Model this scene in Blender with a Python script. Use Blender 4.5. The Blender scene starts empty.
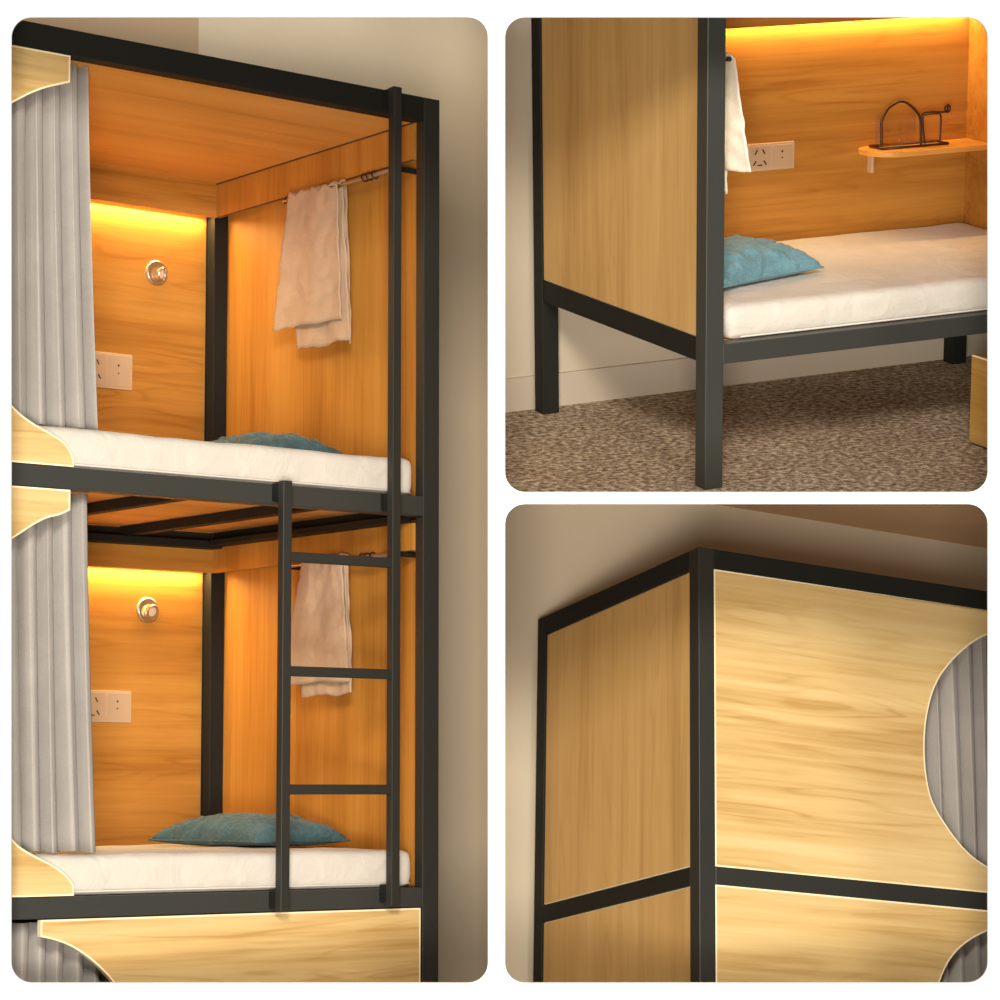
import bpy, bmesh, math, random
from mathutils import Matrix, Vector, noise
random.seed(7)
C = bpy.context.scene.collection
PI = math.pi
FPX = 2800.0          # focal length in pixels of the 1000 px wide frame

# ------------------------------------------------------------------ three display bays
# Each bay is a rigid, right-angled room with its own orientation.  Inside a bay
# X runs along the front of the bed, Y into the depth, Z up (metres).
BAYS = {1: dict(yaw=.6719, pitch=-.1048, roll=-.0009, t=(-.2008, 9.1064, 1.3014), s=.95),
        2: dict(yaw=.4359, pitch=.2643, roll=-.0135, t=(.5666, 7.7476, .0270), s=1.03),
        3: dict(yaw=.4578, pitch=-.2845, roll=.0177, t=(.6527, 9.2137, -.1538), s=.90)}
MS = {}
for k, d in BAYS.items():
    R = Matrix.Rotation(d['roll'], 4, 'Y') @ Matrix.Rotation(d['pitch'], 4, 'X') @ Matrix.Rotation(d['yaw'], 4, 'Z')
    MS[k] = Matrix.Translation(Vector(d['t']) * d['s']) @ R

def at(k, u, v, ax, val):
    """point of bay k on the plane ax=val seen at photo pixel (u,v)"""
    M = MS[k].inverted(); o = M @ Vector((0, 0, 0))
    d = M.to_3x3() @ Vector(((u - 500) / FPX, 1, -(v - 500) / FPX))
    i = 'XYZ'.index(ax); t = (val - o[i]) / d[i]
    return o + d * t

# ------------------------------------------------------------------ materials
def new_mat(name):
    m = bpy.data.materials.new(name); m.use_nodes = True
    nt = m.node_tree; b = nt.nodes['Principled BSDF']
    return m, nt, b

def N(nt, t, **kw):
    n = nt.nodes.new(t)
    for k, v in kw.items(): setattr(n, k, v)
    return n

def ramp(nt, stops):
    r = N(nt, 'ShaderNodeValToRGB'); e = r.color_ramp.elements
    while len(e) < len(stops): e.new(.5)
    for i, (p, c) in enumerate(stops):
        e[i].position = p; e[i].color = (*c, 1)
    return r

def wood(name, dark, mid, light, axis='X', rough=.5, scale=1.0, seed=0.0, contrast=1.0):
    m, nt, b = new_mat(name); L = nt.links
    tc = N(nt, 'ShaderNodeTexCoord')
    def grain(cross, along, det, rgh=.5, dist=0.0, off=0.0):
        mp = N(nt, 'ShaderNodeMapping'); v = [cross * scale] * 3; v['XYZ'.index(axis)] = along * scale
        mp.inputs['Scale'].default_value = v
        mp.inputs['Location'].default_value = (seed + off, seed * 1.7 + off, seed * .6 + off)
        n = N(nt, 'ShaderNodeTexNoise'); n.inputs['Scale'].default_value = 1.0
        n.inputs['Detail'].default_value = det; n.inputs['Roughness'].default_value = rgh; n.inputs['Distortion'].default_value = dist
        L.new(tc.outputs['Object'], mp.inputs['Vector']); L.new(mp.outputs[0], n.inputs['Vector'])
        return n.outputs['Fac']
    def mth(op, a, b_=None, c_=None):
        n = N(nt, 'ShaderNodeMath', operation=op)
        for k_, q in enumerate((a, b_, c_)):
            if q is None: continue
            if isinstance(q, (int, float)): n.inputs[k_].default_value = q
            else: L.new(q, n.inputs[k_])
        return n.outputs[0]
    band = grain(7, .5, 3, .5, .4)                       # broad tonal bands between the boards' growth zones
    cont = grain(8, .8, 2.5, .45, .5, 4.2)               # its level lines are the cathedral grain
    ln = mth('SINE', mth('MULTIPLY', cont, 64))
    ln = mth('POWER', mth('MULTIPLY_ADD', ln, .5, .5), 5.0)
    gate = mth('MULTIPLY', mth('SUBTRACT', grain(9, .8, 2, .5, 0, 9.1), .42), 5.0)
    n_g = N(nt, 'ShaderNodeClamp'); L.new(gate, n_g.inputs[0])
    ln = mth('MULTIPLY', ln, n_g.outputs[0])
    fine = grain(95, 3.0, 3, .6, 0, 2.0)
    streak = grain(30, 1.0, 3, .55, .2, 6.0)
    v_ = mth('ADD', mth('MULTIPLY_ADD', band, .80, .075), mth('MULTIPLY', mth('SUBTRACT', streak, .5), .50 * contrast))
    v_ = mth('ADD', v_, mth('MULTIPLY', mth('SUBTRACT', fine, .5), .30))
    v_ = mth('SUBTRACT', v_, mth('MULTIPLY', ln, .13 * contrast))
    r = ramp(nt, [(.26, dark), (.47, mid), (.70, light)])
    L.new(v_, r.inputs[0]); L.new(r.outputs[0], b.inputs['Base Color'])
    class _A: outputs = [v_]
    a = _A
    b.inputs['Roughness'].default_value = rough; b.inputs['Specular IOR Level'].default_value = .3
    bp = N(nt, 'ShaderNodeBump'); bp.inputs['Strength'].default_value = .08; bp.inputs['Distance'].default_value = .002
    L.new(a.outputs[0], bp.inputs['Height']); L.new(bp.outputs[0], b.inputs['Normal'])
    return m

def plain(name, col, rough=.5, metal=0.0, spec=.5, bump=0, bscale=200, var=0, vscale=3):
    m, nt, b = new_mat(name); L = nt.links
    b.inputs['Roughness'].default_value = rough; b.inputs['Metallic'].default_value = metal
    b.inputs['Specular IOR Level'].default_value = spec
    tc = N(nt, 'ShaderNodeTexCoord')
    n = N(nt, 'ShaderNodeTexNoise'); n.inputs['Scale'].default_value = vscale; n.inputs['Detail'].default_value = 4
    L.new(tc.outputs['Object'], n.inputs['Vector'])
    v = max(var, .02)
    r = ramp(nt, [(.3, [q * (1 - v) for q in col]), (.7, [min(1, q * (1 + v)) for q in col])])
    L.new(n.outputs['Fac'], r.inputs[0]); L.new(r.outputs[0], b.inputs['Base Color'])
    if bump:
        n2 = N(nt, 'ShaderNodeTexNoise'); n2.inputs['Scale'].default_value = bscale; n2.inputs['Detail'].default_value = 3
        L.new(tc.outputs['Object'], n2.inputs['Vector'])
        bp = N(nt, 'ShaderNodeBump'); bp.inputs['Strength'].default_value = bump; bp.inputs['Distance'].default_value = .004
        L.new(n2.outputs['Fac'], bp.inputs['Height']); L.new(bp.outputs[0], b.inputs['Normal'])
    return m

def carpet_mat():
    m, nt, b = new_mat('carpet'); L = nt.links
    tc = N(nt, 'ShaderNodeTexCoord')
    n1 = N(nt, 'ShaderNodeTexNoise'); n1.inputs['Scale'].default_value = 52; n1.inputs['Detail'].default_value = 5; n1.inputs['Roughness'].default_value = .7
    n2 = N(nt, 'ShaderNodeTexNoise'); n2.inputs['Scale'].default_value = 5; n2.inputs['Detail'].default_value = 3
    for n in (n1, n2): L.new(tc.outputs['Object'], n.inputs['Vector'])
    r = ramp(nt, [(.36, (.14, .090, .055)), (.5, (.46, .34, .225)), (.64, (.92, .76, .56))])
    L.new(n1.outputs['Fac'], r.inputs[0])
    r2 = ramp(nt, [(.3, (.78, .74, .70)), (.7, (1.0, 1.0, 1.0))]); L.new(n2.outputs['Fac'], r2.inputs[0])
    mx = N(nt, 'ShaderNodeMix', data_type='RGBA', blend_type='MULTIPLY'); mx.inputs[0].default_value = 1
    L.new(r.outputs[0], mx.inputs[6]); L.new(r2.outputs[0], mx.inputs[7]); L.new(mx.outputs[2], b.inputs['Base Color'])
    b.inputs['Roughness'].default_value = .95; b.inputs['Specular IOR Level'].default_value = .1
    bp = N(nt, 'ShaderNodeBump'); bp.inputs['Strength'].default_value = 1.0; bp.inputs['Distance'].default_value = .012
    L.new(n1.outputs['Fac'], bp.inputs['Height']); L.new(bp.outputs[0], b.inputs['Normal'])
    return m

def fabric(name, col, rough=.9, weave=350, wrinkle=0, wscale=6, var=.06, axis=None):
    m, nt, b = new_mat(name); L = nt.links
    tc = N(nt, 'ShaderNodeTexCoord')
    n1 = N(nt, 'ShaderNodeTexNoise'); n1.inputs['Scale'].default_value = weave; n1.inputs['Detail'].default_value = 2
    mp = N(nt, 'ShaderNodeMapping'); L.new(tc.outputs['Object'], mp.inputs['Vector']); L.new(tc.outputs['Object'], n1.inputs['Vector'])
    if axis: mp.inputs['Scale'].default_value = axis
    n2 = N(nt, 'ShaderNodeTexNoise'); n2.inputs['Scale'].default_value = wscale; n2.inputs['Detail'].default_value = 5; n2.inputs['Distortion'].default_value = 1.2
    L.new(mp.outputs[0], n2.inputs['Vector'])
    ad = N(nt, 'ShaderNodeMath', operation='MULTIPLY_ADD'); ad.inputs[1].default_value = .5
    L.new(n1.outputs['Fac'], ad.inputs[0]); 
    hf = N(nt, 'ShaderNodeMath', operation='MULTIPLY'); hf.inputs[1].default_value = .5; L.new(n2.outputs['Fac'], hf.inputs[0]); L.new(hf.outputs[0], ad.inputs[2])
    r = ramp(nt, [(.35, [q * (1 - var * 2) for q in col]), (.62, [min(1, q * (1 + var)) for q in col])])
    L.new(ad.outputs[0], r.inputs[0]); L.new(r.outputs[0], b.inputs['Base Color'])
    b.inputs['Roughness'].default_value = rough; b.inputs['Specular IOR Level'].default_value = .15
    b.inputs['Sheen Weight'].default_value = .15
    bp = N(nt, 'ShaderNodeBump'); bp.inputs['Strength'].default_value = .25; bp.inputs['Distance'].default_value = .002
    L.new(n1.outputs['Fac'], bp.inputs['Height'])
    if wrinkle:
        b2 = N(nt, 'ShaderNodeBump'); b2.inputs['Strength'].default_value = wrinkle; b2.inputs['Distance'].default_value = .02
        L.new(n2.outputs['Fac'], b2.inputs['Height']); L.new(bp.outputs[0], b2.inputs['Normal']); L.new(b2.outputs[0], b.inputs['Normal'])
    else: L.new(bp.outputs[0], b.inputs['Normal'])
    return m

def emit(name, col, st):
    m, nt, b = new_mat(name)
    b.inputs['Base Color'].default_value = (*col, 1)
    b.inputs['Emission Color'].default_value = (*col, 1); b.inputs['Emission Strength'].default_value = st
    return m

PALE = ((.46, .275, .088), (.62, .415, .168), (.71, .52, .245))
SIDE_SHADED = ((.42, .24, .078), (.53, .32, .112), (.60, .385, .15))  # same pale wood, darkened in colour for the shaded end panels
INN_GLOW = ((.34, .130, .016), (.46, .198, .031), (.54, .255, .050))  # orange inner wood, part of the amber led glow tinted into it
M = dict(
    pale=wood('pale_wood_front', *PALE, axis='X'),
    side=wood('shaded_wood_side', *SIDE_SHADED, axis='Z', contrast=.7),
    inx=wood('amber_tinted_wood_back', *INN_GLOW, axis='X', seed=3), iny=wood('bounce_tinted_wood_ceiling', (.58, .25, .045), (.72, .345, .075), (.80, .42, .11), axis='X', seed=8, contrast=.5),  # ceiling wood colour lightened to stand in for led bounce
    inb=wood('bounce_tinted_wood_base', (.66, .30, .07), (.80, .40, .10), (.88, .48, .15), axis='X', seed=8, contrast=.5),  # underside brightened by colour in place of bounced led light
    inz=wood('amber_tinted_wood_end', *INN_GLOW, axis='Z', seed=5, contrast=.6),
    edge=plain('pale_wood_edge', (.92, .76, .48), .5),
    steel=plain('dark_steel', (.011, .011, .0085), .65, spec=.22, bump=.08, bscale=500),
    steelr=plain('satin_grey_steel', (.033, .034, .030), .42, spec=.5, bump=.05, bscale=500),
    steelg=plain('grey_steel', (.021, .021, .017), .5, spec=.4, bump=.05, bscale=500),
    wallb=plain('beige_plaster', (.68, .575, .42), .85, spec=.2, bump=.05, bscale=120),
    wallw=plain('cream_plaster', (.53, .445, .33), .8, spec=.2, bump=.05, bscale=120),
    wallc=plain('shade_tinted_plaster', (.50, .37, .235), .85, spec=.2),  # wall colour browned to carry the shade above the ladder bunk
    ceil=plain('ceiling_plaster', (.72, .47, .26), .9, spec=.1),
    base=plain('painted_baseboard', (.50, .42, .32), .5, spec=.3),
    white=plain('white_paint', (.97, .97, .97), .9, spec=.1, var=.0),
    carpet=carpet_mat(),
    curtain=fabric('grey_curtain', (.37, .335, .30), weave=260),
    mattress=fabric('cream_mattress', (.60, .55, .475), weave=300, wrinkle=.35, wscale=9, var=.03),
    blue=fabric('blue_linen', (.125, .25, .29), weave=200, wrinkle=.6, wscale=14, var=.15),
    teal=fabric('teal_linen', (.075, .150, .165), weave=200, wrinkle=.6, wscale=14, var=.2),
    towel=fabric('beige_cloth', (.47, .325, .205), weave=260, wrinkle=.25, wscale=10),
    towelw=fabric('cream_cloth', (.80, .71, .56), weave=260, wrinkle=.25, wscale=10),
    plate=plain('outlet_plastic', (.56, .39, .24), .4), plate2=plain('outlet_plastic_module', (.53, .365, .22), .35),
    hole=plain('outlet_dark', (.05, .03, .02), .6),
    chrome=plain('brushed_metal', (.62, .50, .36), .28, metal=.9), lens=plain('lamp_lens', (.80, .66, .48), .2),
    wire=plain('bronze_wire', (.045, .018, .012), .35, metal=.3),
    led=emit('led_amber', (1.0, .62, .14), 5.0),
    glass=None)
m, nt, b = new_mat('clear_glass'); nt.nodes.remove(b)
_o = nt.nodes['Material Output']; _t = N(nt, 'ShaderNodeBsdfTransparent'); _g = N(nt, 'ShaderNodeBsdfGlossy'); _x = N(nt, 'ShaderNodeMixShader'); _f = N(nt, 'ShaderNodeLayerWeight')
_t.inputs[0].default_value = (.992, .992, .988, 1); _g.inputs['Roughness'].default_value = .05; _f.inputs['Blend'].default_value = .12
nt.links.new(_f.outputs['Facing'], _x.inputs[0]); nt.links.new(_t.outputs[0], _x.inputs[1]); nt.links.new(_g.outputs[0], _x.inputs[2]); nt.links.new(_x.outputs[0], _o.inputs[0])
M['glass'] = m

# ------------------------------------------------------------------ object helpers
class Thing: pass

def thing(bay, name, label, cat, base, rotz=0, group=None):
    o = bpy.data.objects.new(name, None); C.objects.link(o)
    o.empty_display_size = .05
    o.matrix_world = MS[bay] @ Matrix.Translation(Vector(base)) @ Matrix.Rotation(rotz, 4, 'Z')
    o['label'] = label; o['category'] = cat
    if group: o['group'] = group
    t = Thing(); t.o = o; t.base = Vector(base); t.bay = bay; t.rot = rotz
    return t

def to_mesh(name, bm, mats, smooth=False):
    bmesh.ops.recalc_face_normals(bm, faces=bm.faces)
    me = bpy.data.meshes.new(name); bm.to_mesh(me); bm.free()
    for m_ in (mats if isinstance(mats, (list, tuple)) else [mats]): me.materials.append(m_)
    if smooth:
        for p in me.polygons: p.use_smooth = True
    return me

def part(t, name, bm, mats, smooth=False, label=None, parent=None, bev=0, local=False):
    """bm holds bay coordinates; the part becomes a child of thing t (or of part `parent`)"""
    if not local:
        bmesh.ops.transform(bm, matrix=(Matrix.Translation(t.base) @ Matrix.Rotation(t.rot, 4, 'Z')).inverted(), verts=bm.verts)
    me = to_mesh(name, bm, mats, smooth)
    o = bpy.data.objects.new(name, me); C.objects.link(o); o.parent = parent or t.o
    if bev:
        md = o.modifiers.new('bevel', 'BEVEL'); md.width = bev; md.segments = 2; md.limit_method = 'ANGLE'
    if label: o['label'] = label
    return o

def single(bay, name, bm, mats, label, cat, base, smooth=False, group=None, bev=0):
    bmesh.ops.translate(bm, verts=bm.verts, vec=-Vector(base))
    me = to_mesh(name, bm, mats, smooth)
    o = bpy.data.objects.new(name, me); C.objects.link(o)
    o.matrix_world = MS[bay] @ Matrix.Translation(Vector(base))
    o['label'] = label; o['category'] = cat
    if group: o['group'] = group
    if bev:
        md = o.modifiers.new('bevel', 'BEVEL'); md.width = bev; md.segments = 2; md.limit_method = 'ANGLE'
    return o

def struct(bay, name, bm, mats, label, clips=(), cat='wall'):
    """clips: (axis, value, side) in world space – the bay shell ends at the partition boards"""
    Mw = MS[bay] if bay else Matrix.Identity(4)
    if clips:
        bmesh.ops.transform(bm, matrix=Mw, verts=bm.verts)
        for ax, val, side in clips:
            no = Vector((0, 0, 0)); no['xyz'.index(ax)] = side; co = Vector((0, 0, 0)); co['xyz'.index(ax)] = val
            g = bm.verts[:] + bm.edges[:] + bm.faces[:]
            r = bmesh.ops.bisect_plane(bm, geom=g, plane_co=co, plane_no=no, clear_outer=True)
            e = [x for x in r['geom_cut'] if isinstance(x, bmesh.types.BMEdge)]
            if e: bmesh.ops.edgeloop_fill(bm, edges=e)
        bmesh.ops.transform(bm, matrix=Mw.inverted(), verts=bm.verts)
    me = to_mesh(name, bm, mats)
    o = bpy.data.objects.new(name, me); C.objects.link(o); o.matrix_world = Mw
    o['kind'] = 'structure'; o['label'] = label; o['category'] = cat
    return o

def box(bm, x0, x1, y0, y1, z0, z1):
    if x0 > x1: x0, x1 = x1, x0
    if y0 > y1: y0, y1 = y1, y0
    if z0 > z1: z0, z1 = z1, z0
    v = [bm.verts.new(p) for p in ((x0, y0, z0), (x1, y0, z0), (x1, y1, z0), (x0, y1, z0), (x0, y0, z1), (x1, y0, z1), (x1, y1, z1), (x0, y1, z1))]
    for f in ((0, 3, 2, 1), (4, 5, 6, 7), (0, 1, 5, 4), (1, 2, 6, 5), (2, 3, 7, 6), (3, 0, 4, 7)): bm.faces.new([v[i] for i in f])
    return bm

def B(*a): return box(bmesh.new(), *a)

def trimmed(x0, x1, y0, y1, z0, z1, w=.004):
    """board whose small bevelled edges take material slot 1 (pale edge band)"""
    bm = B(x0, x1, y0, y1, z0, z1)
    bmesh.ops.bevel(bm, geom=bm.edges[:], offset=w, segments=1, affect='EDGES')
    bm.normal_update()
    for f in bm.faces:
        if max(abs(q) for q in f.normal) < .98: f.material_index = 1
    return bm

def cut_board(pts, y0, y1, w=.005):
    """board in the XZ plane from an outline; rim and inset ring take slot 1"""
    bm = bmesh.new()
    f = bm.faces.new([bm.verts.new((x, y0, z)) for x, z in pts]); f.normal_update()
    if f.normal.y > 0: f.normal_flip()
    r = bmesh.ops.extrude_face_region(bm, geom=[f])
    vs = [q for q in r['geom'] if isinstance(q, bmesh.types.BMVert)]
    bmesh.ops.translate(bm, verts=vs, vec=(0, y1 - y0, 0)); bm.normal_update()
    bm.faces.ensure_lookup_table()
    for q in bm.faces:
        if abs(q.normal.y) < .5: q.material_index = 1
    fr = [q for q in bm.faces if abs(q.normal.y) > .5 and abs(q.calc_center_median().y - y0) < 1e-5]
    r = bmesh.ops.inset_region(bm, faces=fr, thickness=w, depth=0, use_even_offset=True)
    for q in r['faces']: q.material_index = 1
    return bm

def tube(bm, pts, r, seg=10, closed=False):
    pts = [Vector(p) for p in pts]; n = len(pts); rings = []
    prev = None
    for i, p in enumerate(pts):
        a = pts[i - 1] if (i > 0 or closed) else p; c = pts[(i + 1) % n] if (i < n - 1 or closed) else p
        d = (c - a).normalized()
        up = prev if prev is not None else (Vector((0, 0, 1)) if abs(d.z) < .9 else Vector((1, 0, 0)))
        s = d.cross(up).normalized(); u = s.cross(d).normalized(); prev = u
        rings.append([bm.verts.new(p + s * r * math.cos(2 * PI * k / seg) + u * r * math.sin(2 * PI * k / seg)) for k in range(seg)])
    m_ = n if closed else n - 1
    for i in range(m_):
        A, D = rings[i], rings[(i + 1) % n]
        for k in range(seg): bm.faces.new((A[k], A[(k + 1) % seg], D[(k + 1) % seg], D[k]))
    if not closed:
        bm.faces.new(rings[0][::-1]); bm.faces.new(rings[-1])
    return bm

def smooth_pts(pts, n=6):
    pts = [Vector(p) for p in pts]; out = []
    for i in range(len(pts) - 1):
        p0 = pts[max(i - 1, 0)]; p1 = pts[i]; p2 = pts[i + 1]; p3 = pts[min(i + 2, len(pts) - 1)]
        for k in range(n):
            t = k / n
            out.append(.5 * ((2 * p1) + (p2 - p0) * t + (2 * p0 - 5 * p1 + 4 * p2 - p3) * t * t + (3 * p1 - p0 - 3 * p2 + p3) * t ** 3))
    out.append(pts[-1]); return out

def disc(bm, c, r, y0, y1, seg=32, prof=None):
    """lathe about the Y axis through c; prof = [(radius, y)]"""
    prof = prof or [(0, y0), (r, y0), (r, y1), (0, y1)]
    rings = []
    for rr, y in prof:
        if rr < 1e-6: rings.append([bm.verts.new((c[0], y, c[2]))])
        else: rings.append([bm.verts.new((c[0] + rr * math.cos(2 * PI * k / seg), y, c[2] + rr * math.sin(2 * PI * k / seg))) for k in range(seg)])
    for A, D in zip(rings, rings[1:]):
        for k in range(seg):
            k2 = (k + 1) % seg
            if len(A) == 1 and len(D) > 1: bm.faces.new((A[0], D[k2], D[k]))
            elif len(D) == 1 and len(A) > 1: bm.faces.new((A[k], A[k2], D[0]))
            elif len(A) > 1: bm.faces.new((A[k], A[k2], D[k2], D[k]))
    return bm

# ------------------------------------------------------------------ soft things
def mattress(bay, x0, x1, y0, y1, z0, z1, label, seed=0):
    """rounded soft slab with slightly uneven sides"""
    bm = B(x0, x1, y0, y1, z0, z1)
    r = min(.042, (z1 - z0) * .42)
    bmesh.ops.bevel(bm, geom=bm.edges[:], offset=r, segments=5, profile=.62, affect='EDGES')
    for it in range(9):
        es = [e for e in bm.edges if e.calc_length() > .035]
        if not es: break
        ln = max(e.calc_length() for e in es)
        es = [e for e in es if e.calc_length() > ln * .55]
        bmesh.ops.subdivide_edges(bm, edges=es, cuts=1, use_grid_fill=True)
        if len(bm.verts) > 30000: break
    bm.normal_update()
    for v in bm.verts:
        n_ = noise.noise(Vector((v.co.x * 5 + seed, v.co.y * 5, v.co.z * 9)))
        n2 = noise.noise(Vector((v.co.x * 16 + seed, v.co.y * 16, v.co.z * 12)))
        if v.co.z < z0 + .012: continue
        v.co += v.normal * (n_ * .0045 + n2 * .0018 - .002)
    t = thing(bay, 'mattress', label, 'mattress', ((x0 + x1) / 2, (y0 + y1) / 2, z0))
    part(t, 'mattress_body', bm, M['mattress'], smooth=True)
    # stitched piping along the bottom of the front
    pb = bmesh.new(); zz = z0 + .012
    tube(pb, [(x0 + r, y0 + .001, zz), (x1 - r, y0 + .001, zz), (x1 - r * .3, y0 + r * .3, zz), (x1 - .001, y0 + r, zz), (x1 - .001, y1 - r, zz)], .0028, 6)
    part(t, 'piping', pb, M['mattress'], smooth=True)
    return t

def pillow(bay, c, L, W, H, rot, label, seed=0, tilt=0):
    fab = M['teal'] if bay == 1 else M['blue']
    n = 56; bm = bmesh.new(); top = {}; bot = {}
    for i in range(n + 1):
        for j in range(n + 1):
            u = -1 + 2 * i / n; v = -1 + 2 * j / n
            pin = 1 - .10 * (1 - u * u) * 0 - .0
            x = u * L / 2 * (1 - .10 * (1 - abs(v) ** 2.2) * (abs(u) ** 3)); y = v * W / 2 * (1 - .12 * (1 - abs(u) ** 2.2) * (abs(v) ** 3))
            e = max(0, (1 - u * u)) ** .34 * max(0, (1 - v * v)) ** .34
            rim = (1 - e)
            wr = noise.noise(Vector((u * 3 + seed, v * 3, 0))) * .10 + rim * e * .85 * noise.noise(Vector((u * 9 + seed, v * 9, 3)))
            wr += .09 * math.sin(14 * math.atan2(v, u) + 5 * noise.noise(Vector((u * 2, v * 2, seed)))) * rim * e * 2
            h = e * (1 + wr)
            edge = i in (0, n) or j in (0, n)
            zt = H * .80 * h; zb = -H * .20 * e
            top[i, j] = bm.verts.new((x, y, zt + H * .20))
            bot[i, j] = top[i, j] if edge else bm.verts.new((x, y, max(zb, -H * .19) + H * .20))
    for i in range(n):
        for j in range(n):
            bm.faces.new((top[i, j], top[i + 1, j], top[i + 1, j + 1], top[i, j + 1]))
            q = (bot[i, j], bot[i, j + 1], bot[i + 1, j + 1], bot[i + 1, j])
            if len(set(q)) > 2:
                try: bm.faces.new(q)
                except ValueError: pass
    bmesh.ops.rotate(bm, verts=bm.verts, cent=(0, 0, 0), matrix=Matrix.Rotation(tilt, 3, 'Y'))
    t = thing(bay, 'pillow', label, 'pillow', c, rot)
    part(t, 'pillow_body', bm, fab, smooth=True, local=True)
    pb = bmesh.new(); ring = []
    for (a, c_) in (((i, 0) for i in range(n)), 0), (((n, j) for j in range(n)), 0), (((n - i, n) for i in range(n)), 0), (((0, n - j) for j in range(n)), 0):
        for (i, j) in a:
            u = -1 + 2 * i / n; v = -1 + 2 * j / n
            ring.append(Matrix.Rotation(tilt, 3, 'Y') @ Vector((u * L / 2 * (1 - .10 * (1 - abs(v) ** 2.2) * (abs(u) ** 3)), v * W / 2 * (1 - .12 * (1 - abs(u) ** 2.2) * (abs(v) ** 3)), H * .20)))
    tube(pb, ring, .0035, 6, closed=True)
    part(t, 'piping', pb, fab, smooth=True, local=True)
    return t

def curtain(bay, x0, x1t, x1b, y, z0, z1, label, pitch=.056, amp=.021, seed=0, group=None, name='curtain'):
    n = int((max(x1t, x1b) - x0) / .0028); rows = 26; bm = bmesh.new(); g = []
    for j in range(rows + 1):
        t = j / rows; z = z1 + (z0 - z1) * t; row = []
        xe = x1t + (x1b - x1t) * t ** 1.3
        for i in range(n + 1):
            s = i / n; xx = x0 + (xe - x0) * s
            ph = (s * (x1t - x0)) / pitch * 2 * PI + 1.1 * noise.noise(Vector((s * 9 + seed, t * .35, 0)))
            a = amp * (.62 + .38 * t) * (1 + .35 * noise.noise(Vector((s * 14 + seed, 1, t * .4))))
            sn = abs(math.sin(ph * .5)); w2 = (1 - 2 * sn ** .85) + 2.3 * math.exp(-sn * sn / .07)
            row.append(bm.verts.new((xx + .12 * pitch * math.sin(ph + 1.0), y + a * w2 + .006 * noise.noise(Vector((s * 30 + seed, t * .6, 5))), z + .003 * math.sin(ph * .5) * t)))
        g.append(row)
    for j in range(rows):
        for i in range(n): bm.faces.new((g[j][i], g[j][i + 1], g[j + 1][i + 1], g[j + 1][i]))
    th = thing(bay, name, label, 'curtain', (x0, y, z0), group=group)
    o = part(th, 'curtain_fabric', bm, M['curtain'], smooth=True)
    sm = o.modifiers.new('thick', 'SOLIDIFY'); sm.thickness = .002
    tr = bmesh.new(); box(tr, x0, x1t, y + .046, y + .056, z1 - .014, z1 - .002)
    part(th, 'curtain_track', tr, M['steel'], label='dark curtain track')
    return th

def cloth_quad(c4, rows=40, cols=36, off=0.0, fold=.008, nf=3, seed=0, hem=.006, wr=.0012):
    """sheet in a YZ plane near x=off between corners TL,TR,BL,BR (y,z)"""
    bm = bmesh.new(); g = []
    TL, TR, BL, BR = c4
    for j in range(rows + 1):
        t = j / rows; row = []
        for i in range(cols + 1):
            s = i / cols
            y = (TL[0] * (1 - s) + TR[0] * s) * (1 - t) + (BL[0] * (1 - s) + BR[0] * s) * t
            z = (TL[1] * (1 - s) + TR[1] * s) * (1 - t) + (BL[1] * (1 - s) + BR[1] * s) * t
            x = off + fold * (.45 + .55 * t) * math.sin(nf * 2 * PI * s + seed + .6 * t) + wr * noise.noise(Vector((s * 8 + seed, t * 10, 2))) * 4
            z += hem * t ** 6 * (math.sin(s * 9 + seed) * .5 + noise.noise(Vector((s * 7, seed, 0))))
            z += -.007 * (1 - t) ** 8 * (1 - math.cos(s * 4 * 2 * PI)) 
            row.append(bm.verts.new((x, y, z)))
        g.append(row)
    for j in range(rows):
        for i in range(cols): bm.faces.new((g[j][i], g[j][i + 1], g[j + 1][i + 1], g[j + 1][i]))
    return bm

def sheet(t, name, bm, mat, label=None):
    o = part(t, name, bm, mat, smooth=True, label=label)
    md = o.modifiers.new('thick', 'SOLIDIFY'); md.thickness = .0035
    return o

def outlet(bay, x0, x1, z0, z1, y, label):
    """double gang socket plate lying on the plane Y=y"""
    t = thing(bay, 'wall_outlet', label, 'outlet', ((x0 + x1) / 2, y, z0))
    part(t, 'plate', B(x0, x1, y - .008, y, z0, z1), M['plate'], bev=.003)
    xm = (x0 + x1) / 2; h = z1 - z0
    part(t, 'socket_module', B(x0 + .008, xm - .003, y - .0105, y - .0075, z0 + .008, z1 - .008), M['plate2'], bev=.001)
    part(t, 'switch_module', B(xm + .003, x1 - .008, y - .0105, y - .0075, z0 + .008, z1 - .008), M['plate2'], bev=.001)
    w = xm - x0; cx = x0 + w * .5
    for dx, dz, a in ((-.16, .70, .5), (.16, .70, -.5), (-.22, .30, .6), (.22, .30, -.6), (0, .22, PI / 2)):
        q = bmesh.new(); box(q, -.0022, .0022, -.001, .001, -.0085, .0085)
        bmesh.ops.rotate(q, verts=q.verts, cent=(0, 0, 0), matrix=Matrix.Rotation(a, 3, 'Y'))
        bmesh.ops.translate(q, verts=q.verts, vec=(cx + dx * w, y - .0108, z0 + dz * h))
        part(t, 'pin_slot', q, M['hole'])
    sx = xm + w * .45
    for dz, rr in ((.66, .0035), (.44, .0025)):
        part(t, 'indicator', disc(bmesh.new(), (sx, 0, z0 + dz * h), rr, y - .0115, y - .0100, 12), M['hole'])
    return t

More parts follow.
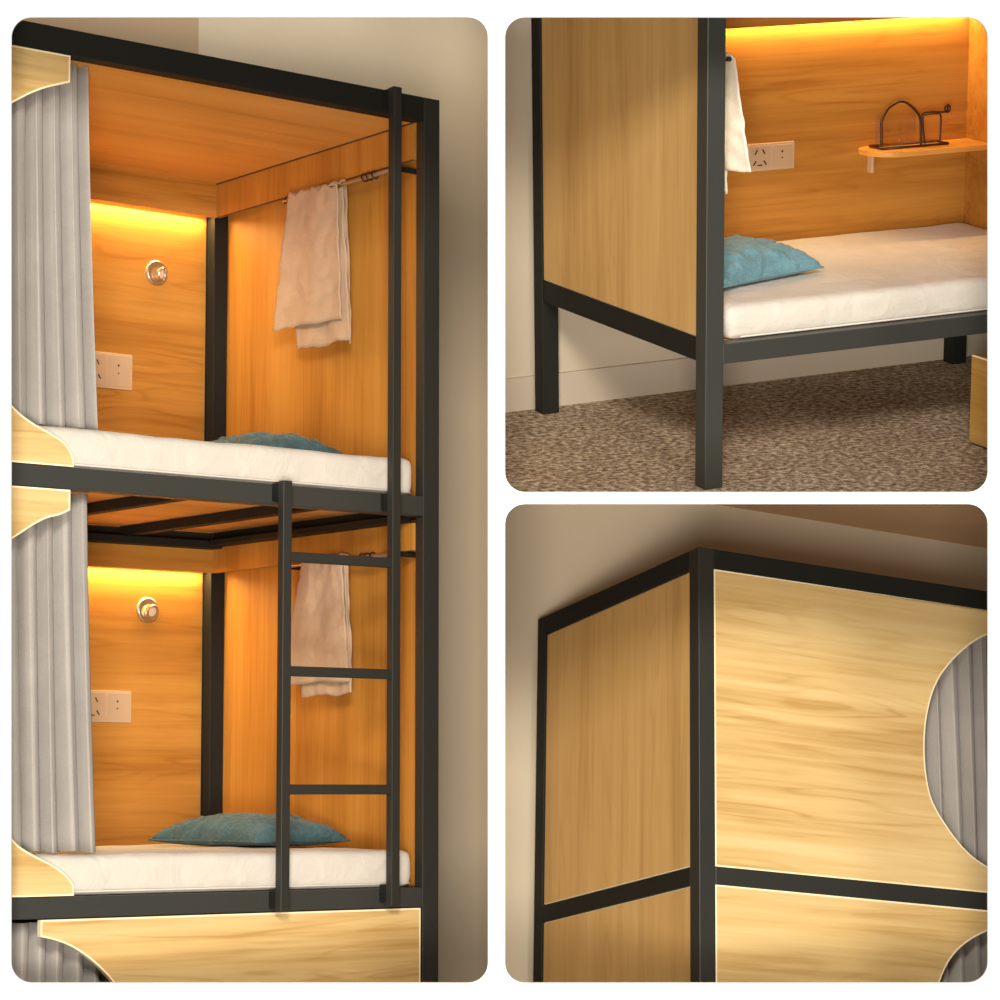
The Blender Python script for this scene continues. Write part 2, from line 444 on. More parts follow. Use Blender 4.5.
def reading_light(bay, c, y, label, turn=.35):
    t = thing(bay, 'reading_light', label, 'lamp', (c[0], y, c[1]))
    cc = (c[0], 0, c[1])
    part(t, 'lamp_base', disc(bmesh.new(), cc, 0, 0, 0, 40, [(0, y), (.043, y), (.043, y - .006), (.038, y - .011), (.030, y - .012), (0, y - .012)]), M['chrome'], smooth=False, bev=.001)
    hb = disc(bmesh.new(), (0, 0, 0), 0, 0, 0, 40, [(0, 0), (.018, 0), (.024, -.005), (.026, -.014), (.024, -.018), (.020, -.018), (.018, -.013), (0, -.012)])
    bmesh.ops.rotate(hb, verts=hb.verts, cent=(0, 0, 0), matrix=Matrix.Rotation(turn, 3, 'Z') @ Matrix.Rotation(.25, 3, 'X'))
    bmesh.ops.translate(hb, verts=hb.verts, vec=(c[0] + .004, y - .011, c[1] - .004))
    hd = part(t, 'lamp_head', hb, M['chrome'], smooth=False)
    lb = disc(bmesh.new(), (0, 0, 0), 0, 0, 0, 24, [(0, -.017), (.007, -.0165), (.014, -.0150), (.0175, -.0132), (0, -.0125)])
    bmesh.ops.rotate(lb, verts=lb.verts, cent=(0, 0, 0), matrix=Matrix.Rotation(turn, 3, 'Z') @ Matrix.Rotation(.25, 3, 'X'))
    bmesh.ops.translate(lb, verts=lb.verts, vec=(c[0] + .004, y - .011, c[1] - .004))
    part(t, 'lamp_lens', lb, M['lens'], smooth=True, parent=hd)
    return t

def hang_cloth(bay, rodx, y0r, y1r, zr, quads, mat, label, folds):
    """cloth folded over a rod: front leaf, back leaf, top fold"""
    t = thing(bay, 'hanging_cloth', label, 'cloth', (rodx, (y0r + y1r) / 2, zr))
    for i, (q, off, fo, nf) in enumerate(folds):
        sheet(t, q, cloth_quad(quads[i], off=off, fold=fo, nf=nf, seed=i * 2.1 + zr * 7), mat)
    tb = bmesh.new(); n = 30; g = []
    for i in range(n + 1):
        s = i / n; y = y0r + (y1r - y0r) * s; row = []
        for k in range(9):
            a = PI * k / 8; r = .011 + .002 * math.sin(s * 25)
            row.append(tb.verts.new((rodx + r * math.cos(a), y, zr + r * math.sin(a) * (1 + .25 * math.sin(s * 40)))))
        g.append(row)
    for i in range(n):
        for k in range(8): tb.faces.new((g[i][k], g[i + 1][k], g[i + 1][k + 1], g[i][k + 1]))
    sheet(t, 'top_fold', tb, mat)
    return t

def led_light(bay, x0, x1, y, z, power, wy=.02, tilt=.35, col=(1, .67, .26)):
    ld = bpy.data.lights.new('led_glow', 'AREA'); ld.shape = 'RECTANGLE'; ld.size = abs(x1 - x0); ld.size_y = wy
    ld.energy = power; ld.color = col
    o = bpy.data.objects.new('led_glow', ld); C.objects.link(o)
    o.matrix_world = MS[bay] @ Matrix.Translation(Vector(((x0 + x1) / 2, y, z))) @ Matrix.Rotation(tilt, 4, 'X')
    return o

ST = M['steel']
def bar(t, name, *a, mat=None, label=None, parent=None): return part(t, name, B(*a), mat or ST, bev=.0025, label=label, parent=parent)

# ================================================================== BAY 1 : three-tier bed with ladder
D1 = 1.1876; P1 = .055; XL = -1.74
bed = thing(1, 'bunk_bed', 'tall black steel framed pod bunk bed with the ladder, amber lit wooden berths', 'bunk bed', (-.87, .6, -2.95))
Zb = -2.95
bar(bed, 'post', -.055, .006, 0, .040, Zb, 0, mat=M['steelg'])
bar(bed, 'post', XL - .06, XL, 0, P1, Zb, 0)
bar(bed, 'post', -.052, .003, D1, D1 + .055, Zb, 0)
bar(bed, 'post', XL - .06, XL, D1, D1 + .055, Zb, 0)
for z0, z1, m_ in ((-.073, 0, ST), (-1.2955, -1.235, M['steelr']), (-2.468, -2.410, M['steelr'])):
    bar(bed, 'rail', XL, -.055, 0, .052, z0, z1, mat=m_)
    bar(bed, 'rail', XL, -.052, D1 + .005, D1 + .05, z0, z1)
    bar(bed, 'rail', -.045, 0, P1, D1, z0, z1)
    bar(bed, 'rail', XL - .05, XL - .01, P1, D1, z0, z1)
WE = [M['inz'], M['edge']]
part(bed, 'end_panel', B(.0035, .016, .0405, D1 + .02, -2.9, -.004), M['inz'])
part(bed, 'end_panel', B(XL - .02, XL - .004, P1, D1, -2.9, -.004), M['inz'])
YB = D1 + .045                                   # face of the back panels
for z0, z1, ce in ((-1.235, -.068, True), (-2.41, -1.2958, False)):
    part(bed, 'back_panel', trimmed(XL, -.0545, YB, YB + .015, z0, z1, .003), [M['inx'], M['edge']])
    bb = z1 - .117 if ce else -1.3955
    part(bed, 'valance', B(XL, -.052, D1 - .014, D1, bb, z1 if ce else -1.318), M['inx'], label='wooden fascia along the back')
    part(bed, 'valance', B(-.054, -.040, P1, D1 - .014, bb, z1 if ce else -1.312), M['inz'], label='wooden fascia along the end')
    st = part(bed, 'led_strip', B(XL + .02, -.06, D1 + .006, D1 + .020, bb + .012, bb + .018), M['led'], label='glowing amber light strip')
    led_light(1, XL + .05, -.07, D1 + .024, bb + .008, 12.0, tilt=-.25)
    # base board of the tier below this berth
for zb in (-1.2600, -2.4330):
    part(bed, 'base_board', B(XL, -.052, .052, D1 + .004, zb, zb + .020), M['inb'])
part(bed, 'ceiling_panel', B(XL, -.012, .004, D1, -.068, -.052), M['iny'])
part(bed, 'shade_strip', B(-.056, -.0545, P1, D1 - .014, -.0725, -.068), M['hole'], label='dark strip standing in for shade at the ceiling board joint')  # solid dark strips imitate the shade line under board and fascia
part(bed, 'shade_strip', B(-.056, -.0545, P1, D1 - .014, -.189, -.185), M['hole'], label='dark strip standing in for shade under the end fascia')
for x in (-.40, -.86, -1.30):
    bar(bed, 'crossbar', x - .020, x + .020, .053, D1 - .016, -1.292, -1.2605, mat=ST)
bar(bed, 'crossbar', XL, -.057, D1 - .075, D1 - .016, -1.3185, -1.2935)
bar(bed, 'crossbar', -.115, -.057, .06, D1 - .08, -1.3125, -1.2935)
# front boards with the rounded opening
def poly1(px): return [(at(1, u, v, 'Y', -.003).x, at(1, u, v, 'Y', -.003).z) for u, v in px]
FB = [M['pale'], M['edge']]
def arc_board(ztop, zbot, up, lo):
    """board left of a rounded opening: upper arm, left body, lower arm"""
    upc = [(p.x, p.z) for p in smooth_pts([at(1, u, v, 'Y', -.003) for u, v in up], 5)]
    loc = [(p.x, p.z) for p in smooth_pts([at(1, u, v, 'Y', -.003) for u, v in lo], 5)]
    xe, ze = upc[-1]; xs, zs = loc[0]
    zm = (ze + zs) / 2; a = (ze - zs) / 2; bx = xe - (-1.70)
    left = []
    for k in range(1, 24):
        an = PI / 2 + PI * k / 24
        left.append((xe + (bx * .82) * math.cos(an) * (1 if True else 0), zm + a * math.sin(an)))
    pts = [(XL + .002, ztop), (upc[0][0], ztop)] + upc + left + loc + [(loc[-1][0], zbot), (XL + .002, zbot)]
    return pts
xr = at(1, 71, 58, 'Y', -.003).x
part(bed, 'front_panel', cut_board(arc_board(-.075, -1.233, [(71, 82), (57, 85), (45, 88), (32, 93), (22, 98), (11, 104)], [(11, 403), (22, 414), (36, 424), (50, 432), (64, 441), (72, 452), (75, 460)]), .002, .020), FB, label='pale wood front board of the top berth')
part(bed, 'front_panel', cut_board(arc_board(-1.2975, -2.408, [(71, 510), (60, 515), (48, 518), (34, 525), (22, 533), (11, 540)], [(11, 836), (20, 846), (36, 856), (52, 864), (66, 874), (75, 885)]), .002, .020), FB, label='pale wood front board of the middle berth')
crv = [(p.x, p.z) for p in smooth_pts([at(1, u, v, 'Y', -.003) for u, v in [(41.5, 937), (55, 940), (71, 946), (87, 956), (101, 968), (113, 981), (122, 996), (130, 1018), (134, 1045)]], 5)]
part(bed, 'front_panel', cut_board([(crv[0][0], -2.471), (-.0605, -2.471), (-.0605, -2.93), (crv[-1][0], -2.93)] + crv[::-1], .002, .020), FB, label='pale wood board closing the bottom berth')
# hanging rods on the end wall
for zr in (-.210, -1.405):
    rb = bmesh.new(); tube(rb, [(-.085, .09, zr), (-.085, .72, zr)], .0065, 10)
    rod = part(bed, 'hanging_rod', rb, M['chrome'], smooth=True)
    for yy in (.10, .71):
        part(bed, 'rod_bracket', B(-.090, .003, yy - .006, yy + .006, zr - .008, zr + .008), M['steel'], bev=.002)
    for yy in (.27, .245, .215):
        q = bmesh.new(); tube(q, [(-.085 + .012 * math.cos(a), yy + .004 * math.sin(a), zr + .012 * math.sin(a)) for a in [2 * PI * k / 14 for k in range(14)]], .0028, 6, closed=True)
        part(bed, 'curtain_ring', q, M['wire'], smooth=True)

# mattresses and pillows
mattress(1, XL + .01, -.066, .022, D1 - .02, -1.235, -1.117, 'cream mattress in the top berth of the ladder bunk', 1)
mattress(1, XL + .01, -.066, .022, D1 - .02, -2.410, -2.295, 'cream mattress in the middle berth behind the foot of the ladder', 5)
pillow(1, (-.262, .63, -2.297), .56, .36, .105, PI / 2 + .06, 'blue-green pillow on the middle berth mattress behind the ladder', 2)
pillow(1, (-.255, .60, -1.119), .50, .37, .115, PI / 2 - .05, 'blue-green pillow barely showing above the top berth mattress', 6)

# curtains
cy = .098
xt = at(1, 87, 62, 'Y', cy).x; xb = at(1, 95, 428, 'Y', cy).x
curtain(1, XL + .03, xt, xb, cy, -1.1135, -.0695, 'grey pleated curtain drawn back in the top berth', seed=1, group=None)
xt = at(1, 87, 505, 'Y', cy).x; xb = at(1, 96, 852, 'Y', cy).x
curtain(1, XL + .03, xt, xb, cy, -2.2915, -1.2935, 'grey pleated curtain drawn back in the middle berth', seed=4)
curtain(1, XL + .03, -.95, -.95, cy, -2.93, -2.482, 'grey pleated curtain behind the lowest board of the ladder bunk', seed=9)

# cloths on the rods
def yz(u, v, x): p = at(1, u, v, 'X', x); return (p.y, p.z)
X0 = -.094
q1 = [[yz(291, 192, X0), yz(338, 182, X0), yz(276, 331, X0), yz(342, 318, X0)],
      [yz(295, 196, X0 + .02), yz(343, 184, X0 + .02), yz(297, 350, X0 + .02), yz(350, 341, X0 + .02)],
      [yz(338, 184, X0 + .035), yz(348, 184, X0 + .035), yz(341, 340, X0 + .035), yz(353, 343, X0 + .035)]]
fo = [('front_leaf', X0 - .004, .007, 1.6), ('back_leaf', X0 + .015, .004, 2), ('side_fold', X0 + .026, .004, 1.0)]
ya, yb_ = q1[0][0][0], q1[0][1][0]
hang_cloth(1, -.085, ya, yb_ - .02, -.210, q1, M['towel'], 'beige cloth hanging from the rod in the top berth', fo)
q2 = [[yz(304, 557, X0), yz(343, 553, X0), yz(283, 686, X0), yz(349, 680, X0)],
      [yz(306, 558, X0 + .02), yz(346, 553, X0 + .02), yz(303, 697, X0 + .02), yz(353, 693, X0 + .02)],
      [yz(343, 556, X0 + .035), yz(350, 555, X0 + .035), yz(346, 690, X0 + .035), yz(354, 692, X0 + .035)]]
ya, yb_ = q2[0][0][0], q2[0][1][0]
hang_cloth(1, -.085, ya, yb_ - .01, -1.405, q2, M['towel'], 'beige cloth hanging behind the ladder in the middle berth', fo)

# outlets and reading lamps on the back panels
def xz(u, v): p = at(1, u, v, 'Y', YB); return p.x, p.z
a = xz(131, 391); b_ = xz(128, 355)
outlet(1, a[0] - .20, a[0], a[1], b_[1], YB - .0005, 'beige double wall outlet in the top berth beside the curtain')
a = xz(130, 723); b_ = xz(128, 691)
outlet(1, a[0] - .20, a[0], a[1], b_[1], YB - .0005, 'beige double wall outlet in the middle berth beside the curtain')
reading_light(1, xz(156, 273), YB - .0005, 'round metal reading lamp on the back wall of the top berth', .5)
reading_light(1, xz(147, 610), YB - .0005, 'round metal reading lamp on the back wall of the middle berth', .2)

# ladder
lad = thing(1, 'ladder', 'black metal ladder hooked onto the front rails of the bunk', 'ladder', (-.37, -.055, -2.46))
yf, yk = -.062, -.034
xR = at(1, 401, 500, 'Y', yf).x; xLd = at(1, 291, 700, 'Y', yf).x; sw = .031
ztR = at(1, 395, 86, 'Y', yf).z; ztL = at(1, 283, 480, 'Y', yf).z
zbR = at(1, 395, 906, 'Y', yf).z; zbL = at(1, 283, 912, 'Y', yf).z
for nm, x1, zt, zb_ in (('R', xR, ztR, zbR), ('L', xLd, ztL, zbL)):
    s_ = bar(lad, 'stile', x1 - sw, x1, yf, yk, zb_, zt, mat=M['steelg'])
xR0, xL1 = xR - sw, xLd
for v in (560, 673, 790):
    zc = at(1, 340, v - .5, 'Y', yf).z
    bar(lad, 'rung', xL1 - .002, xR0 + .002, yf + .004, yk - .004, zc - .0145, zc + .0145, mat=M['steelg'])
def hook(x1, z):
    bm = bmesh.new(); box(bm, x1 - sw, x1, yk - .002, -.0005, z - .052, z + .0); 
    return bm
part(lad, 'hook', hook(xR, ztR - .002), ST, bev=.003, label='bracket onto the top rail')
part(lad, 'hook', hook(xLd, ztL - .004), ST, bev=.003, label='bracket onto the middle rail')
part(lad, 'hook', hook(xR, -1.238), ST, bev=.003)
part(lad, 'hook', hook(xR, zbR + .062), ST, bev=.003, label='bracket onto the lower rail')
part(lad, 'hook', hook(xLd, zbL + .060), ST, bev=.003, label='bracket onto the lower rail')

# room of bay 1
CL1 = (('x', -.026, 1), ('y', 7.30, -1))
YW1 = D1 + .085
jog = at(1, 197, 30, 'Y', YW1).x
bm = B(jog, 2.2, YW1, YW1 + .08, -2.96, .75)
struct(1, 'wall_back', bm, M['wallb'], 'beige plaster wall behind the ladder bunk', CL1)
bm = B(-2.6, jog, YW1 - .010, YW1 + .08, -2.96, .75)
struct(1, 'wall_left', bm, M['wallc'], 'wall section above the ladder bunk with shade painted in as brown', CL1)
struct(1, 'floor_left', B(-2.6, 2.2, -.9, YW1 + .08, -3.0, -2.952), M['carpet'], 'beige carpet under the ladder bunk', CL1, cat='floor')

# ================================================================== BAY 2 : low corner of a bed
P2 = .058; D2 = 1.109; XR2 = 1.507
bed = thing(2, 'bunk_bed', 'black framed bed seen at its lower corner, standing on beige carpet', 'bunk bed', (.75, .55, 0))
ZT = 1.95
bar(bed, 'post', 0, P2, 0, P2, 0, ZT, mat=M['steelr'])
bar(bed, 'post', 0, P2, D2 - P2, D2, 0, ZT)
bar(bed, 'post', XR2 + .045, XR2 + .10, 0, P2, 0, ZT)
bar(bed, 'post', XR2 + .045, XR2 + .10, D2 - P2, D2, 0, ZT)
for z0, z1 in ((.3649, .4326), (ZT - .07, ZT)):
    bar(bed, 'rail', .004, P2 - .004, P2, D2 - P2, z0, z1)
bar(bed, 'rail', P2, XR2 + .045, .003, .052, .3605, .4176, mat=M['steelr'])
bar(bed, 'rail', P2, XR2 + .045, D2 - .055, D2 - .005, .352, .4176)
bar(bed, 'rail', P2, XR2 + .045, .003, .052, 1.36, 1.42)
part(bed, 'end_panel', trimmed(.006, .026, P2 + .0005, D2 - P2 - .0005, .4330, ZT - .0705), [M['side'], M['edge']], label='wooden end panel with upright grain')
YQ = .947
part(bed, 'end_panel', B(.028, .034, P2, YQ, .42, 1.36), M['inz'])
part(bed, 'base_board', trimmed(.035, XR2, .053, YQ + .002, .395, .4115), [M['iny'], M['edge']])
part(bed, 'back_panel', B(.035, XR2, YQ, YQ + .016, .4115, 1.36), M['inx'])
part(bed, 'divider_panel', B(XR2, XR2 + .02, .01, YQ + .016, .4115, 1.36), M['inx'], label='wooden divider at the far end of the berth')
part(bed, 'ceiling_panel', B(.035, XR2, .053, YQ, 1.345, 1.36), M['iny'])
LZ = at(2, 860, 20.2, 'Y', YQ - .030).z
part(bed, 'valance', B(.035, XR2, YQ - .046, YQ - .032, LZ, 1.345), M['inx'], label='wooden fascia hiding the light strip')
part(bed, 'led_strip', B(.05, XR2 - .01, YQ - .028, YQ - .012, LZ + .012, LZ + .018), M['led'], label='glowing amber light strip')
led_light(2, .06, XR2 - .02, YQ - .016, LZ + .008, 6.0, tilt=-.2)
for x in (.25, .55, .85, 1.15):
    bar(bed, 'slat_bar', x - .02, x + .02, .053, D2 - .056, .372, .394)
# hanging rod for the cloth
rb = bmesh.new(); zr = 1.195; rx2 = .165
tube(rb, [(rx2, .165, zr), (rx2, .62, zr)], .006, 10)
rd = part(bed, 'hanging_rod', rb, M['wire'], smooth=True)
for yy in (.20, .61): part(bed, 'rod_bracket', B(.034, rx2 + .004, yy - .005, yy + .005, zr - .006, zr + .006), M['wire'])
mattress(2, .096, XR2 - .006, .045, YQ - .004, .4120, .516, 'cream mattress on the low bed above the carpet', 3)
pillow(2, (.327, .445, .5145), .44, .36, .110, .31, 'blue linen pillow on the low bed mattress', 1)
def yz2(u, v, x): p = at(2, u, v, 'X', x); return (p.y, p.z)
Xc = rx2 + .010
def cy2(u, v): 
    p = at(2, u, v, 'X', Xc); return p
wy = .30
q3 = [[(.44, zr + .004), (.165, zr + .004), (.46, .87), (.085, .885)],
      [(.43, zr + .002), (.18, zr + .002), (.46, .82), (.16, .83)],
      [(.42, zr), (.20, zr), (.42, .83), (.18, .81)]]
hang_cloth(2, rx2, .17, .43, zr, q3, M['towelw'], 'cream cloth hanging beside the front post of the low bed', [('front_leaf', Xc + .000, .012, 1.8), ('back_leaf', Xc - .022, .008, 2), ('side_fold', Xc - .012, .010, 1)])
a = at(2, 793, 170, 'Y', YQ); b_ = at(2, 791, 143, 'Y', YQ)
outlet(2, .675, a.x, .738, .826, YQ - .0005, 'beige double wall outlet above the blue pillow')

# shelf with rounded end
sh = thing(2, 'wall_shelf', 'small wooden shelf with a rounded end on the back wall', 'shelf', (1.3, YQ, .78))
zs = at(2, 862, 154.5, 'Y', YQ - .05).z
bm = bmesh.new(); pts = []
xa = at(2, 861.5, 151, 'Y', YQ - .06).x; dep = .165; xe = XR2 - .001
pts = [(xe, YQ - .0005), (xa + .03, YQ - .0005)]
for k in range(0, 9):
    an = PI / 2 + PI / 2 * k / 8
    pts.append((xa + .05 + .05 * math.cos(an), YQ - .055 + .05 * math.sin(an)))
for k in range(0, 9):
    an = PI + PI / 2 * k / 8
    pts.append((xa + .09 + .09 * math.cos(an), YQ - dep + .09 + .09 * math.sin(an)))
pts.append((xe, YQ - dep))
f = bm.faces.new([bm.verts.new((x, y, zs)) for x, y in pts])
r = bmesh.ops.extrude_face_region(bm, geom=[f]); bmesh.ops.translate(bm, verts=[q for q in r['geom'] if isinstance(q, bmesh.types.BMVert)], vec=(0, 0, .017))
ZS = zs + .017
part(sh, 'shelf_board', bm, M['iny'], bev=.002)
xbk = at(2, 871, 165, 'Y', YQ - .03).x
part(sh, 'bracket', B(xbk + .003, xbk + .014, YQ - .030, YQ - .0005, zs - .068, zs - .0005), M['plate'], bev=.004, label='pale plastic shelf bracket')

# wire rack on the shelf
rk = thing(2, 'wire_rack', 'bronze wire arch with a clear tumbler bay on the shelf', 'rack', (1.2, YQ - .08, ZS))
yr = YQ - .105
def R2(u, v, y=yr): p = at(2, u, v, 'Y', y); return Vector((p.x, y, max(p.z, ZS + .004)))
arch = smooth_pts([R2(881.5, 147), R2(881.5, 130), R2(882, 120), R2(888, 109), R2(896, 103), R2(901, 101.5), R2(907, 103), R2(915, 110), R2(920, 118), R2(921, 130), R2(921, 145)], 6)
ab = bmesh.new(); tube(ab, arch, .0042, 8); part(rk, 'arch_wire', ab, M['wire'], smooth=True)
xa_, xb_ = R2(881.5, 147).x, R2(921, 145).x; xc_ = R2(948, 143).x
fb = bmesh.new(); zf = ZS + .005
tube(fb, [(xa_, yr, zf), (xb_, yr, zf), (xc_, yr, zf), (xc_, yr + .07, zf), (xa_, yr + .07, zf)], .004, 8, closed=True)
part(rk, 'base_wire', fb, M['wire'], smooth=True)
hb2 = bmesh.new(); tube(hb2, smooth_pts([R2(921, 130), R2(921, 118), R2(923, 113.5), R2(930, 112), R2(943, 112), R2(948, 111)], 5), .0035, 8)
part(rk, 'handle_wire', hb2, M['wire'], smooth=True)
kb = bmesh.new(); e_ = R2(947.5, 108.5); tube(kb, [e_ + Vector((.010 * math.cos(a_), 0, .012 * math.sin(a_))) for a_ in [2 * PI * k / 16 for k in range(16)]], .0032, 6, closed=True)
tube(kb, [e_ + Vector((0, 0, -.010)), e_ + Vector((0, 0, .008))], .003, 6)
part(rk, 'curled_end', kb, M['wire'], smooth=True)
for (u0, u1, v0, nm) in ((925, 942.5, 117, 'loop_wire'),):
    lb = bmesh.new()
    pts_ = smooth_pts([R2(u0 + 2, 144), R2(u0, 130), R2(u0, v0), R2(u0 + 3, v0 - 2), R2(u1 - 3, v0 - 3), R2(u1, v0 - 1), R2(u1, 128), R2(u1 - 1, 142)], 4)
    tube(lb, [p + Vector((0, .01, 0)) for p in pts_], .0028, 6); part(rk, nm, lb, M['wire'], smooth=True)
def gbox(x0, x1, y0, y1, z0, z1, w=.003):
    bm = bmesh.new()
    box(bm, x0, x1, y0, y0 + w, z0, z1); box(bm, x0, x1, y1 - w, y1, z0, z1)
    box(bm, x0, x0 + w, y0 + w, y1 - w, z0, z1); box(bm, x1 - w, x1, y0 + w, y1 - w, z0, z1); box(bm, x0 + w, x1 - w, y0 + w, y1 - w, z0, z0 + w)
    return bm
gx0 = R2(885, 130).x; gx1 = R2(918, 130).x; gz = R2(890, 117).z
single(2, 'glass_box', gbox(gx0, gx1, yr + .012, yr + .062, ZS + .010, gz), M['glass'], 'clear glass box standing inside the wire arch on the shelf', 'box', ((gx0 + gx1) / 2, yr + .037, ZS + .01))

# wooden storage step
st = thing(2, 'storage_box', 'wooden box on the carpet in front of the low bed', 'box', (1.2, -.15, 0))
bx = at(2, 967, 443, 'Z', 0); BX, BY = bx.x, .105; bz = at(2, 967, 355, 'Y', BY).z
part(st, 'box_body', trimmed(BX, BX + .42, BY - .46, BY, .006, bz), [wood('box_wood', (.34, .17, .035), (.46, .24, .055), (.54, .31, .09), axis='Y', seed=2), M['edge']])
part(st, 'plinth', B(BX + .006, BX + .41, BY - .45, BY - .008, 0.0, .006), M['hole'])
part(st, 'drawer_front', trimmed(BX + .012, BX + .408, BY - .474, BY - .461, .02, bz - .012, .002), [M['pale'], M['edge']])
rn = bmesh.new(); tube(rn, [(BX + .14, BY - .488, bz * .6), (BX + .28, BY - .488, bz * .6)], .005, 8)
part(st, 'handle', rn, M['steel'], smooth=True)

CL2 = (('x', .006, -1), ('z', .014, -1), ('y', 7.30, -1))
YW2 = 1.150
struct(2, 'wall_right', B(-1.2, 2.4, YW2, YW2 + .08, 0, 1.95), M['wallw'], 'cream plaster wall behind the low bed', CL2)
bt = .108
bm = B(-1.2, 2.4, YW2 - .014, YW2, 0, bt)
struct(2, 'baseboard_right', bm, M['base'], 'painted baseboard behind the low bed', CL2, cat='baseboard')
struct(2, 'floor', B(-1.2, 2.4, -.9, YW2 + .08, -.05, 0), M['carpet'], 'beige cut pile carpet under the low bed', CL2, cat='floor')

# ================================================================== BAY 3 : top corner of a bed
P3 = .054; D3 = 1.038; W3 = 2.0; H3 = -.945
bed = thing(3, 'bunk_bed', 'black framed pod bunk seen at its top corner, pale boards with round openings', 'bunk bed', (1.0, .5, -2.05))
Z3 = -2.05
bar(bed, 'post', 0, P3, 0, P3, Z3, 0, mat=M['steelg'])
bar(bed, 'post', 0, P3, D3 - P3, D3, Z3, 0)
bar(bed, 'post', W3 - P3, W3, 0, P3, Z3, 0)
bar(bed, 'post', W3 - P3, W3, D3 - P3, D3, Z3, 0)
for z0, z1, m_ in ((-.060, 0, ST), (-.9968, H3, M['steelg']), (-1.93, -1.88, ST)):
    bar(bed, 'rail', P3, W3 - P3, 0, .05, z0, z1, mat=m_)
    bar(bed, 'rail', 0, .05, P3, D3 - P3, z0, z1)
    bar(bed, 'rail', P3, W3 - P3, D3 - .05, D3, z0, z1)
for z0, z1 in ((H3 + .0005, -.0605), (-1.8795, -.9973)):
    part(bed, 'end_panel', trimmed(.006, .024, P3 + .0005, D3 - P3 - .0005, z0, z1, .005), [M['side'], M['edge']])
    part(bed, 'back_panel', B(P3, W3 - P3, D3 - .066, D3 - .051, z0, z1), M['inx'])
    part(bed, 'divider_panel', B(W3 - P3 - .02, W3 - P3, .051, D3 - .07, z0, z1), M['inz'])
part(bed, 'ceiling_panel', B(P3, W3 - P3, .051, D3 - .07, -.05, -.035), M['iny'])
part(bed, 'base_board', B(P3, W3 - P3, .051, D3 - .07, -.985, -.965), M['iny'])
def board3(zt, zb, px, pxlow=None):
    a3 = [(q.x, q.z) for q in smooth_pts([at(3, u, v, 'Y', -.002) for u, v in px], 4)]
    return [(P3 + .0006, zt), (a3[0][0], zt)] + a3 + [(a3[-1][0], zb), (P3 + .0006, zb)]
top_arc = [(1062, 617), (1035, 620), (1010, 626), (987, 635), (970, 645), (950, 664), (936, 686), (928, 715), (925.5, 745), (927.5, 776), (934, 802), (950, 829), (968, 851), (987, 865.5), (1010, 877), (1035, 884), (1062, 887)]
part(bed, 'front_panel', cut_board(board3(-.0605, H3 + .0005, top_arc), .003, .021), FB, label='pale wood upper board with a round opening')
low_arc = [(1062, 916), (1035, 918), (1010, 923), (988, 931), (968, 942), (952, 958), (941, 981), (934, 1010), (932, 1040), (936, 1075), (950, 1105), (975, 1135), (1010, 1160), (1062, 1172)]
part(bed, 'front_panel', cut_board(board3(-.9973, -1.8795, low_arc), .003, .021), FB, label='pale wood lower board with a round opening')
c0 = at(3, 915, 750, 'Y', .085).x
def curtain3(z0, z1, lab, seed): curtain(3, c0, c0 + .72, c0 + .72, .096, z0, z1, lab, pitch=.060, amp=.024, seed=seed)
curtain3(-.925, -.075, 'grey pleated curtain behind the upper round opening beside the black corner post', 2)
curtain3(-1.86, -1.012, 'grey pleated curtain behind the lower round opening at the panel corner', 6)

CL3 = (('x', .006, -1), ('z', -.006, 1), ('y', 7.30, -1))
YW3 = 1.10
pc = at(3, 870, 529.5, 'Y', YW3); zc3 = pc.z
struct(3, 'wall_corner', B(-1.2, 2.9, YW3, YW3 + .08, -2.05, zc3 + .05), M['wallb'], 'beige plaster wall behind the top corner of the pod bunk', CL3)
bm = B(-1.2, 2.9, -.6, YW3, zc3, zc3 + .05)
struct(3, 'ceiling', bm, M['ceil'], 'brown ceiling above the top corner of the pod bunk', CL3, cat='ceiling')
struct(3, 'floor_corner', B(-1.2, 2.9, -.9, YW3 + .08, -2.10, -2.052), M['carpet'], 'beige carpet under the pod bunk', CL3, cat='floor')

# ================================================================== white display wall with three rounded openings
YF = 7.27
def w(u): return (u - 500) / FPX * YF
def rrect(u0, v0, u1, v1, r=20, n=10):
    pts = []
    for cx_, cy_, a0 in ((u1 - r, v0 + r, -PI / 2), (u1 - r, v1 - r, 0), (u0 + r, v1 - r, PI / 2), (u0 + r, v0 + r, PI)):
        for k in range(n + 1):
            a_ = a0 + PI / 2 * k / n
            pts.append((w(cx_ + r * math.cos(a_)), -w(cy_ + r * math.sin(a_))))
    return pts
bm = bmesh.new(); edges = []
def loop(pts):
    vs = [bm.verts.new((x, YF, z)) for x, z in pts]
    for i in range(len(vs)): edges.append(bm.edges.new((vs[i], vs[(i + 1) % len(vs)])))
loop([(-1.9, -1.75), (1.9, -1.75), (1.9, 1.75), (-1.9, 1.75)])
for rc in ((11, 17, 488, 983), (505, 17, 988, 492), (505, 504, 988, 983)): loop(rrect(*rc))
bmesh.ops.triangle_fill(bm, use_beauty=True, use_dissolve=False, edges=edges)
r = bmesh.ops.extrude_face_region(bm, geom=bm.faces[:])
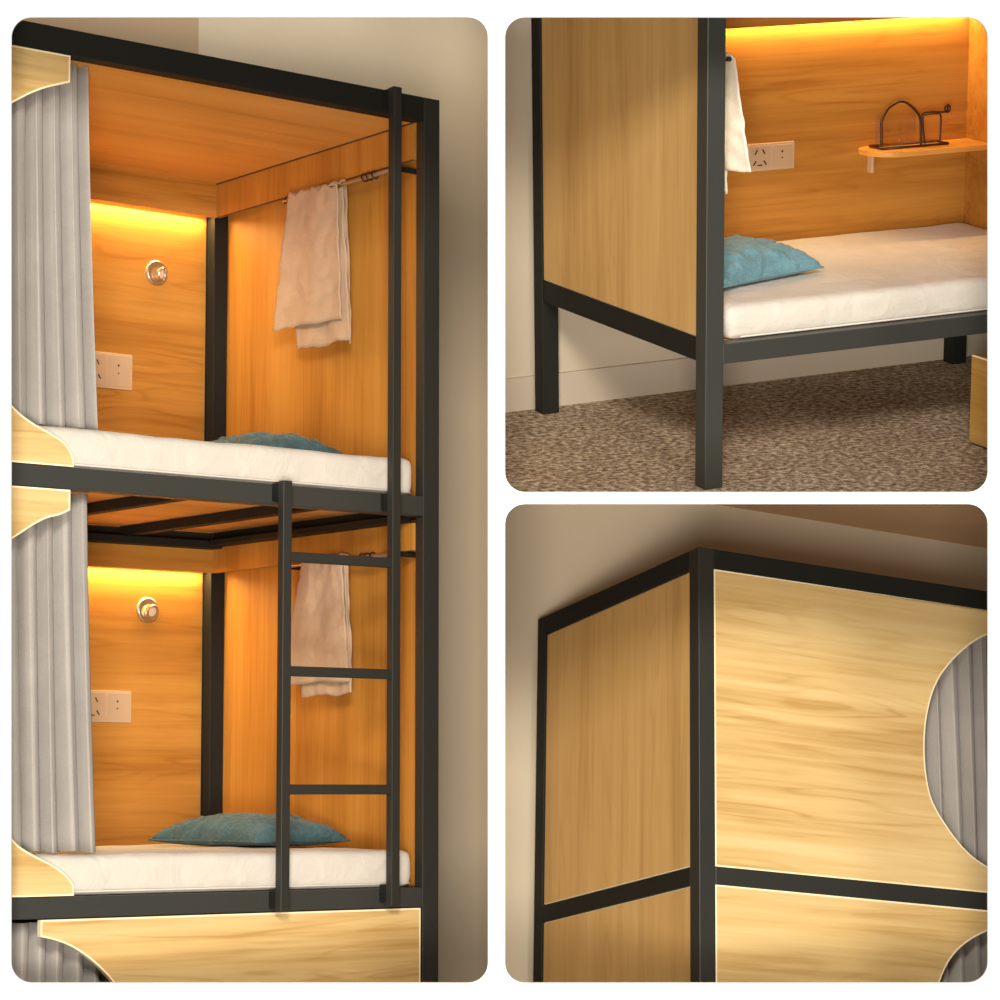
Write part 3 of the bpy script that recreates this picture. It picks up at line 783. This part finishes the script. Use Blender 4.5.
bmesh.ops.translate(bm, verts=[q for q in r['geom'] if isinstance(q, bmesh.types.BMVert)], vec=(0, .012, 0))
struct(0, 'wall_front', bm, M['white'], 'white painted wall with three round cornered openings onto the beds')
struct(0, 'wall_partition', B(-.024, .004, YF + .013, 10.6, -1.75, 1.75), M['wallb'], 'upright partition between the bays')
struct(0, 'ceiling_partition', B(.005, 1.9, YF + .013, 10.6, -.004, .012), M['wallb'], 'level partition between the upper and lower right bays', cat='partition')

# ================================================================== light
wd = bpy.data.worlds.new('World'); bpy.context.scene.world = wd; wd.use_nodes = True
bg = wd.node_tree.nodes['Background']; bg.inputs[0].default_value = (1.0, .93, .82, 1); bg.inputs[1].default_value = .12

def area(name, loc, target, size, power, col=(1, .95, .87), sy=None):
    ld = bpy.data.lights.new(name, 'AREA'); ld.shape = 'RECTANGLE'; ld.size = size; ld.size_y = sy or size; ld.energy = power; ld.color = col
    o = bpy.data.objects.new(name, ld); C.objects.link(o); o.location = loc
    o.rotation_euler = (Vector(target) - Vector(loc)).to_track_quat('-Z', 'Y').to_euler()
    return o
area('low_softbox', (-.15, 2.2, -1.08), (0, 8.3, -.35), 2.3, 120, sy=.5)
area('mid_softbox', (-.15, -.8, -.70), (0, 8.3, -.2), 1.1, 430)
area('high_softbox', (0, -.2, 2.8), (.2, 8, .2), 1.4, 600)
area('right_softbox', (2.7, -.2, 2.2), (.3, 8, 0), 1.2, 190)

# ================================================================== camera
cd = bpy.data.cameras.new('Camera'); cd.sensor_width = 36; cd.sensor_fit = 'HORIZONTAL'; cd.lens = FPX / 1000 * 36
cd.clip_start = .05; cd.clip_end = 100
co = bpy.data.objects.new('Camera', cd); C.objects.link(co); co.location = (0, 0, 0); co.rotation_euler = (PI / 2, 0, 0)
sc = bpy.context.scene; sc.camera = co
sc.view_settings.view_transform = 'Standard'; sc.view_settings.look = 'None'; sc.view_settings.exposure = 0; sc.view_settings.gamma = 1
sc.cycles.use_denoising = True
sc.cycles.transparent_max_bounces = 12; sc.cycles.max_bounces = 8; sc.cycles.diffuse_bounces = 5
